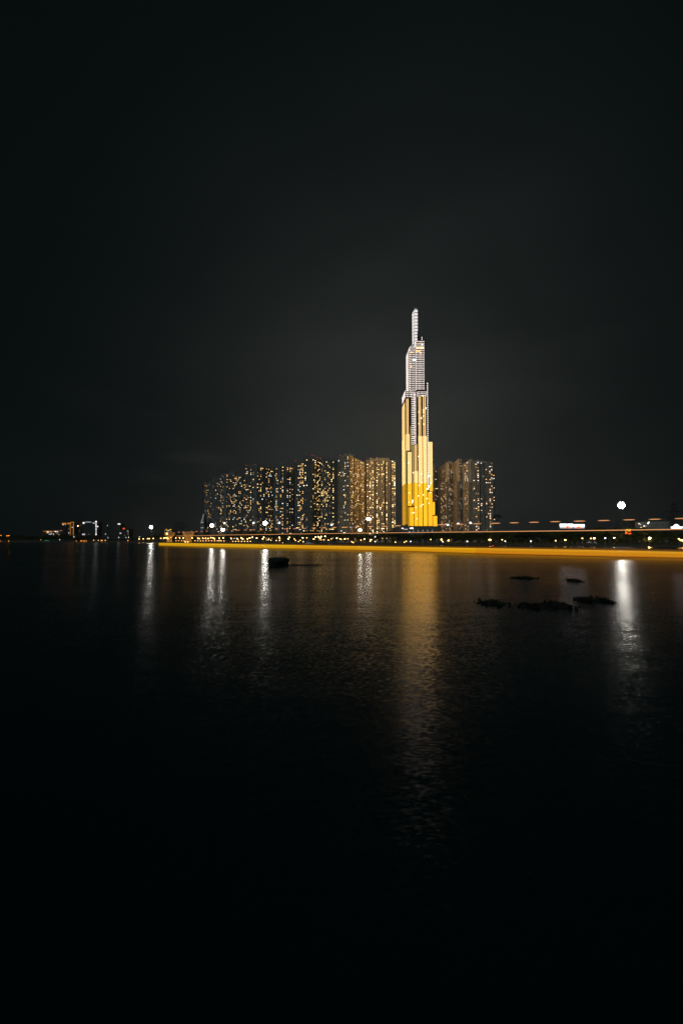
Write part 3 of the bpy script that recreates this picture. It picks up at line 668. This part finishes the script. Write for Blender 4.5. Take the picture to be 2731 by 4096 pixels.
LINE = [(706,2144),(805,2142.5),(900,2140),(1280,2134.5),(1600,2130.6),(2000,2126),(2331,2122.5),(2731,2117),(3000,2114)]
DASH = [(716,2129,8),(733,2128,7),(767,2126,8),(786,2126,9),(807,2125.5,9),(828,2125,9),(953,2121,14),(982,2120,14),(1014,2119,16),(1046,2118,14),(1107,2116.5,15),(1141.5,2115.6,16),(1180,2114.5,19),(1217,2113.5,20),(1256,2112,18),(1296,2111,20),(1337,2110,20),(1381,2109,22),(1430,2107,22),(1481,2106,26),(1536,2104.6,25),(1590,2103,28),(1767,2098.5,32),(1838.5,2097,36),(1907,2095,38),(1982,2093,40),(2056,2091,40),(2135,2089,44),(2220,2086.5,45),(2317,2084.5,50),(2414,2082,52),(2515,2079,52),(2618,2077,52),(2722,2074,56)]
for px in (712, 900, 1060, 1236, 1456, 1640, 1800, 2018, 2268, 2466, 2670, 2930):
    Y = pathY(px) + 1.0; z = at(px, lerp_tab([(a,b) for a,b,c in DASH], px), Y).z
    m = MB(); m.tube([(gx(px,Y),Y,.1),(gx(px,Y),Y,z+.1)], .045, 5); child_mb(pn.location, m).build('mast', M['metal'], pn)  # invented thin masts holding up the trail line and dashes
m = MB(); pts = []
for k in range(61):
    px = 706 + (2994-706)*k/60; Y = pathY(px)+.8; pts.append(at(px, lerp_tab(LINE, px), Y))
m.tube(pts, .17, 6)
tag(m.build('trail_tube', G['orange']), 'thin continuous orange light trail just above the shore trees', 'light line')  # trail of the boat's mast light, built as a solid tube
m = MB(); m.tube([at(a, b, pathY(a)+1.0) for a, b, c in DASH] + [at(2930,2069,pathY(2930)+1.0)], .02, 4); child_mb(pn.location, m).build('cable', M['metal'], pn)  # invented cable joining the trail dashes
for a, b, ln in DASH:
    Y = pathY(a); p0 = at(a-ln/2, b+ln*.01, Y+.75 ); p1 = at(a+ln/2, b-ln*.01, Y+.75)
    d = p1-p0; m = MB(); c = (p0+p1)/2
    rr = .30*Y/200; 
    m.tube([d*(k/8-.5) for k in range(9)], [max(.02, rr*min(1, (1-abs(k/4-1))*2.2)**.8) for k in range(9)], 6)
    o = m.build('trail_dash', G['orange' if a > 1240 else 'orange2']); o.location = c  # trail of a blinking boat light, built as solid dashes
    o['category'] = 'light'; o['group'] = 'dashed row of orange light trails'
    later(o, 'short orange trail dash', a)

# ---------------------------------------------------------------- signs and lit things at right
def board(px0, px1, py0, py1, Y, label, blob):
    p0 = at(px0, py1, Y); p1 = at(px1, py0, Y); t = thing('billboard', label, 'billboard', ((p0.x+p1.x)/2, Y, GZ), 'lit billboards on the right bank')
    w_, h0, h1 = (p1.x-p0.x)/2, p0.z-GZ, p1.z-GZ
    m = MB(); m.box(-w_-.3, w_+.3, .3, 1, h0-.3, h1+.3); m.tube([(-w_*.5,.7,0),(-w_*.5,.7,h0)], .4, 6); m.tube([(w_*.5,.7,0),(w_*.5,.7,h0)], .4, 6); m.build('frame', M['metal'], t)
    m = MB(); m.box(-w_, w_, 0, .29, h0+(h1-h0)*.42, h1); m.build('bright_panel', G['sign'], t)
    m = MB(); m.box(-w_, w_, .02, .29, h0, h0+(h1-h0)*.42-.01); m.build('lower_panel', G['signdim'], t)
    m = MB(); bx = w_*blob
    for k, (dx, dz, r_) in enumerate(((0,.35,1.7),(-2,.28,1.3),(2,.3,1.4),(3.2,.2,.8),(-.5,.1,1.2))):
        m.ring([[Vector((bx+dx+rr*r_*1.3*math.cos(a*.785), yy, h0+(h1-h0)*dz+rr*r_*math.sin(a*.785))) for a in range(8)] for rr, yy in ((1,.0),(.9,-.15))])
    m.build('picture', G['neonr'], t)
board(2238, 2290, 2095.5, 2113, 620, 'left panel of the pair of white lit billboards, with a red picture', .2)
board(2293, 2336, 2097.5, 2113, 620, 'right panel of the pair of white lit billboards, its red picture half hidden', -.1)
Y = 520; c = at(2705, 2111, Y); t = thing('gabled_light', 'bright white gabled roof light over a white bar near the right edge', 'lit sign', (c.x, Y, GZ))
h = c.z - GZ; k = Y/F
m = MB(); m.prism([(-19.5*k,0),(20*k,0),(20*k,1.5),(-19.5*k,1.5)], h-2*k, h+4*k); m.build('light_bar', G['sign'], t)
m = MB(); m.ring([[(-11*k,y,h+4.1*k),(11*k,y,h+4.1*k),(10*k,y,h+7*k),(3*k,y,h+13.5*k),(-2*k,y,h+14.5*k),(-11*k,y,h+7*k)] for y in (1.3,.1)]); m.build('gable', G['sign'], t)
m = MB(); m.box(-14*k,-12*k,.4,1.2,0,h-2*k); m.box(12*k,14*k,.4,1.2,0,h-2*k); m.build('post', M['metal'], t)
c = at(2734, 2109, Y+20); t = thing('lit_sign','small white sign cut by the right edge of the photo','lit sign',(c.x,Y+20,GZ)); h=c.z-GZ
m = MB(); m.box(-1.6,3,0,.6,h-1.5,h+1.5); m.build('panel', G['sign'], t); m = MB(); m.tube([(0,.3,0),(0,.3,h-1.5)], .2, 5); m.build('post', M['metal'], t)
# red neon sign
Y = 318; c = at(2511, 2127, Y); t = thing('neon_sign', 'red and yellow neon sign standing among the lit trees at right', 'neon sign', (c.x, Y, GZ)); h = c.z - GZ; k = Y/F
def stroke(pts, r_, mt):
    m = MB(); m.tube([Vector((x*k, 0, h + z*k)) for x, z in pts], r_*k, 6); m.build('neon_stroke', G[mt], t)
stroke([(-10.5,2),(-9,5),(-6,9),(-3,10),(-2,6),(1,4),(4,3)], 1.5, 'neony'); stroke([(3.5,3),(3,8),(5,9.5),(9,9.5),(9,6)], 1.5, 'neony')
stroke([(7,6),(8,4),(7.5,1)], 1.3, 'neonr'); stroke([(-10,-1),(-9.5,-9)], 1.8, 'neonr'); stroke([(-5,0),(-5,-6)], 1.3, 'neonr'); stroke([(0,-7.5),(5,-8),(10,-6)], 1.7, 'neonr')
m = MB(); m.tube([(-8*k,.5,0),(-8*k,.5,h+9*k)], .15, 5); m.tube([(8*k,.5,0),(8*k,.5,h+9*k)], .15, 5); m.box(-10*k,10*k,.35,.45,h-.1,h+.1); m.build('frame', M['metal'], t)
# pylons
def pylon(px, pyt, Y, label, halfb=6, arms=(.62,.78,.97)):
    p = at(px, pyt, Y); t = thing('power_pylon', label, 'pylon', (p.x, Y, GZ), 'lattice power pylons'); h = p.z - GZ; m = MB()
    wd = lambda q: halfb*(1-q)**1.4*.9 + halfb*.25
    N = 12
    for i in range(N):
        q0, q1 = i/N, (i+1)/N; a, b = wd(q0), wd(q1)
        for sx, sy in ((1,1),(1,-1),(-1,1),(-1,-1)):
            m.tube([(sx*a,sy*a,h*q0),(sx*b,sy*b,h*q1)], .55, 4)
        for s in (-1,1):
            m.tube([(-a,s*a,h*q0),(b,s*b,h*q1)], .26, 4); m.tube([(a,s*a,h*q0),(-b,s*b,h*q1)], .26, 4)
            m.tube([(s*a,-a,h*q0),(s*b,b,h*q1)], .26, 4)
    m.build('lattice', M['hull'], t)
    m = MB()
    for q, L in zip(arms, (halfb*1.8, halfb*2.0, halfb*1.0)):
        m.tube([(-L,0,h*q),(-wd(q),0,h*q+1.6),(wd(q),0,h*q+1.6),(L,0,h*q)], .42, 4); m.tube([(-L,0,h*q),(L,0,h*q-.3)], .35, 4)
    m.build('crossarm', M['hull'], t)
pylon(2690, 2012, 560, 'large dark lattice power pylon near the right edge', 6)
pylon(2527, 2072, 900, 'faint smaller pylon behind the red neon sign', 6)
# tents
for px, py, wd, lab in ((2354,2163,3.2,'larger left white peaked tent in the park at right'),(2377,2164,2.4,'smaller right white peaked tent in the park at right')):
    Y = shoreY(px)+5; c = at(px, py, Y); t = thing('tent', lab, 'tent', (c.x, Y, GZ), 'white peaked tents'); h = max(c.z-GZ, 3.5)
    m = MB(); pr = [(wd*.5,h*.45),(wd*.46,h*.58),(wd*.28,h*.68),(wd*.12,h*.82),(.05,h)]
    m.ring([[Vector((sx*r_, sy*r_, z)) for sx, sy in ((-1,-1),(1,-1),(1,1),(-1,1))] for r_, z in pr]); m.build('canopy', M['white'], t)
    for sx in (-1,1):
        for sy in (-1,1):
            m = MB(); m.tube([(sx*wd*.47,sy*wd*.47,0),(sx*wd*.47,sy*wd*.47,h*.5)], .06, 5); m.build('leg', M['palmetal'], t)

# ---------------------------------------------------------------- boats
def hullmesh(L, W, H, n=9):
    m = MB(); rings = []
    for k in range(n):
        q = k/(n-1)*2-1; w_ = W/2*(1-abs(q)**3*.85); sh = H*(1+.25*q*q)
        rings.append([Vector((q*L/2, -w_, sh)), Vector((q*L/2, -w_*.75, -.15)), Vector((q*L/2, 0, -.35)), Vector((q*L/2, w_*.75, -.15)), Vector((q*L/2, w_, sh)), Vector((q*L/2, 0, sh*.93))])
    m.ring(rings); return m
Y = 82; t = thing('covered_boat', 'dark moored boat with a canvas cover, in front of the glowing band', 'boat', (gx(1116,Y), Y, 0)); t.rotation_euler = (0,0,R(68))
hullmesh(7.5, 3.7, .85).build('hull', M['hull'], t)
m = MB(); m.ring([[Vector((x, -w_*1.0, .95)), Vector((x, -w_*.86, .95+h_*.62)), Vector((x, -w_*.4, .95+h_)), Vector((x, w_*.45, .95+h_*1.0)), Vector((x, w_*.82, .95+h_*.66)), Vector((x, w_*1.0, .95))] for x, w_, h_ in ((-3.2,1.3,.5),(-2.4,1.75,.85),(0,1.8,.92),(1.8,1.75,.85),(3.0,1.2,.45))])
m.build('cover', M['tarp'], t)
m = MB(); m.tube([Vector((-2.2,-.25+.22*math.cos(a*.524),1.85+.24*math.sin(a*.524))) for a in range(0,13)], .04, 5); m.build('handle', M['metal'], t)
m = MB(); m.tube([(gx(1148,Y),Y-1,.9),(gx(1156,Y),Y-2,.4),(gx(1165,Y),Y-1.5,.08)] + [(gx(1165+k*12,Y+1), Y-1+.4*math.sin(k*1.3)+k*.08, .06) for k in range(1,11)], [.05,.05,.08]+[.16]*10, 6)
tag(m.build('floating_rope', M['hull']), 'dark rope floating on the water right of the covered boat', 'rope')
Y = shoreY(1235)-6; t = thing('cabin_cruiser', 'pale moored cabin cruiser below the seventh apartment block', 'boat', (gx(1236,Y), Y, 0))
hullmesh(12, 4, 1.5).build('hull', M['white'], t)
m = MB(); m.ring([[Vector((x,-1.5,1.45)),Vector((x,-1.4,z)),Vector((x,1.4,z)),Vector((x,1.5,1.45))] for x, z in ((-4,2.9),(-2,3.3),(1,3.3),(3.6,1.7))]); m.build('cabin', M['white'], t)
m = MB(); m.box(-3,1.2,-1.3,1.3,4.9,5.05)
for x in (-2.8,1.0):
    for y in (-1.2,1.2): m.box(x-.06,x+.06,y-.06,y+.06,3.2,4.9)
m.build('bimini', M['palmetal'], t)
for px, ln, lab in ((1143,7,'small pale open boat at the quay, left of the cruiser'),(1172,5,'smaller open boat between the pale boat and the cruiser'),(1319,5,'small pale boat at the quay right of the tall lamps')):
    Y = shoreY(px)-5; t = thing('small_boat', lab, 'boat', (gx(px,Y), Y, 0), 'small boats at the quay'); hullmesh(ln, 1.9, .7).build('hull', M['white'], t)
    m = MB(); m.box(-.8,.8,-.6,.6,.67,1.3); m.build('console', M['palmetal'], t)
Y = 250; c = at(1971, 2190, Y); t = thing('channel_buoy','small leaning buoy with a red light below the palm','buoy',(gx(1972,Y),Y,0)); t.rotation_euler=(0,R(-14),0)
hb = 6-(2184-2160)/F*Y
m = MB(); m.lathe((0,0,0), [(.7,-.3),(.75,.3),(.2,.5),(.08,hb)], 8); m.build('float', M['metal'], t); m = MB(); m.ball((0,0,hb+.25), .3); m.build('lamp', G['red'], t)

# ---------------------------------------------------------------- floating plants
def mat_of_plants(px, py, halfpx, label, seed):
    Y = CAMZ*F/(py-HZ); k = Y/F; t = thing('floating_plants', label, 'water plants', (gx(px,Y), Y, 0), 'dark floating plant mats'); rg = random.Random(seed)
    m = MB(); hw = halfpx*k; dp = max(1.2, hw*.55)
    for i in range(int(230*min(hw,5))):
        x = rg.gauss(0,.45)*hw; y = rg.gauss(0,.45)*dp; z = .02+rg.random()**2*.12*math.exp(-(x/hw)**2*1.5)
        s = .07+rg.random()*.1; a = rg.random()*6.28; u = Vector((math.cos(a),math.sin(a),rg.uniform(-.3,.3)))*s; v = Vector((-math.sin(a)*.7,math.cos(a)*.7,rg.uniform(.2,1.2)))*s
        p = Vector((x,y,z)); m.quad(p-u-v, p+u-v, p+u*.8+v, p-u*.8+v)
    m.build('leaves', M['weed'], t)
    m = MB()
    for i in range(26):
        x = rg.gauss(0,.35)*hw; y = rg.gauss(0,.35)*dp; m.tube([(x,y,-.1),(x+.05,y,.25+.2*rg.random())], .012, 4)
    m.build('stems', M['weed'], t)
mat_of_plants(2093, 2312, 42, 'dark clump of floating plants beyond the others, under the palm side', 1)
mat_of_plants(1965, 2412, 45, 'dark floating plant clump, nearest to the golden reflection', 2)
mat_of_plants(2130, 2425, 55, 'dark floating plant clump, left half of the widest raft', 3)
mat_of_plants(2220, 2420, 45, 'dark floating plant clump, right half of the widest raft', 4)
mat_of_plants(2335, 2400, 30, 'small dark plant clump right of the billboard reflection, left of its pair', 5)
mat_of_plants(2400, 2400, 22, 'smallest dark plant clump, just left of the bright floodlight reflection', 6)
mat_of_plants(2292, 2322, 20, 'thin sliver of floating plants crossing the billboard reflection', 8)
finish_labels()
# ---------------------------------------------------------------- city haze
m = bpy.data.materials.new('haze'); m.use_nodes = True; hn = m.node_tree.nodes; hn.clear()
ho = hn.new('ShaderNodeOutputMaterial'); hv = hn.new('ShaderNodeVolumePrincipled'); hv.inputs['Color'].default_value = (.85,.9,.9,1)
hv.inputs['Density'].default_value = .0001; hv.inputs['Anisotropy'].default_value = .6
m.node_tree.links.new(hv.outputs[0], ho.inputs['Volume'])
hb = MB(); hb.box(-2400, 2700, -55, 2600, -3, 520); hb.build('haze', m, kind='stuff')

# ---------------------------------------------------------------- world
W = bpy.data.worlds.new("World"); sc.world = W; W.use_nodes = True
n = W.node_tree.nodes; l = W.node_tree.links; n.clear()
out = n.new('ShaderNodeOutputWorld')
sky = n.new('ShaderNodeTexSky'); sky.sky_type = 'NISHITA'; sky.sun_disc = False; sky.sun_elevation = R(-6); sky.sun_rotation = R(200)
bg1 = n.new('ShaderNodeBackground'); bg1.inputs[1].default_value = .05; l.new(sky.outputs[0], bg1.inputs[0])
tc = n.new('ShaderNodeTexCoord')
nv = n.new('ShaderNodeVectorMath'); nv.operation = 'NORMALIZE'; l.new(tc.outputs['Generated'], nv.inputs[0])
def gl(dirv, powr, amp, col):
    d = Vector(dirv).normalized(); dp = n.new('ShaderNodeVectorMath'); dp.operation = 'DOT_PRODUCT'; dp.inputs[1].default_value = d
    l.new(nv.outputs[0], dp.inputs[0]); mx = n.new('ShaderNodeMath'); mx.operation = 'MAXIMUM'; mx.inputs[1].default_value = 0; l.new(dp.outputs['Value'], mx.inputs[0])
    pw = n.new('ShaderNodeMath'); pw.operation = 'POWER'; pw.inputs[1].default_value = powr; l.new(mx.outputs[0], pw.inputs[0])
    b = n.new('ShaderNodeBackground'); b.inputs[0].default_value = (*col,1); ml = n.new('ShaderNodeMath'); ml.operation = 'MULTIPLY'; ml.inputs[1].default_value = amp
    l.new(pw.outputs[0], ml.inputs[0]); return b, ml
b2, m2 = gl((.14,1,.26), 8, .025, (.92,1,.95))
b4, m4 = gl((-.49,1,.24), 70, .0075, (1,.97,.93))
# faint cloud structure in the city glow
mp = n.new('ShaderNodeMapping'); mp.inputs['Scale'].default_value = (1,1,2.6); l.new(nv.outputs[0], mp.inputs[0])
ns = n.new('ShaderNodeTexNoise'); ns.inputs['Scale'].default_value = 2.2; ns.inputs['Detail'].default_value = 5; l.new(mp.outputs[0], ns.inputs['Vector'])
mr = n.new('ShaderNodeMapRange'); mr.inputs[1].default_value = .3; mr.inputs[2].default_value = .7; mr.inputs[3].default_value = .74; mr.inputs[4].default_value = 1.22; l.new(ns.outputs['Fac'], mr.inputs[0])
mm = n.new('ShaderNodeMath'); mm.operation = 'MULTIPLY'; l.new(m2.outputs[0], mm.inputs[0]); l.new(mr.outputs[0], mm.inputs[1]); l.new(mm.outputs[0], b2.inputs[1])
mp2 = n.new('ShaderNodeMapping'); mp2.inputs['Scale'].default_value = (2.2,2.2,11); mp2.inputs['Rotation'].default_value = (0,R(-14),0); l.new(nv.outputs[0], mp2.inputs[0])
ns2 = n.new('ShaderNodeTexNoise'); ns2.inputs['Scale'].default_value = 1.6; ns2.inputs['Detail'].default_value = 5; l.new(mp2.outputs[0], ns2.inputs['Vector'])
mr2 = n.new('ShaderNodeMapRange'); mr2.inputs[1].default_value = .48; mr2.inputs[2].default_value = .72; l.new(ns2.outputs['Fac'], mr2.inputs[0])
mm4 = n.new('ShaderNodeMath'); mm4.operation = 'MULTIPLY'; l.new(m4.outputs[0], mm4.inputs[0]); l.new(mr2.outputs[0], mm4.inputs[1]); l.new(mm4.outputs[0], b4.inputs[1])
b3 = n.new('ShaderNodeBackground'); b3.inputs[0].default_value = (.0009,.0025,.0027,1); b3.inputs[1].default_value = 1
a1 = n.new('ShaderNodeAddShader'); a2 = n.new('ShaderNodeAddShader')
l.new(bg1.outputs[0], a1.inputs[0]); l.new(b2.outputs[0], a1.inputs[1]); l.new(a1.outputs[0], a2.inputs[0]); l.new(b3.outputs[0], a2.inputs[1]); a3 = n.new('ShaderNodeAddShader'); l.new(a2.outputs[0], a3.inputs[0]); l.new(b4.outputs[0], a3.inputs[1]); l.new(a3.outputs[0], out.inputs[0])

sl = bpy.data.lights.new('city_fill', 'SUN'); sl.energy = .42; sl.angle = R(12); sl.color = (.78,.97,1)
so = bpy.data.objects.new('city_fill', sl); COL.objects.link(so); so.rotation_euler = (R(58), 0, R(-18))  # no sun at night: added fill for city glow behind the camera

vs = sc.view_settings; vs.view_transform = 'Standard'; vs.look = 'None'; vs.exposure = 0; vs.gamma = 1
cy = sc.cycles; cy.use_denoising = True; cy.max_bounces = 5; cy.diffuse_bounces = 2; cy.glossy_bounces = 3; cy.transmission_bounces = 2
cy.sample_clamp_indirect = 8; cy.caustics_reflective = False; cy.use_light_tree = True
sc.render.film_transparent = False
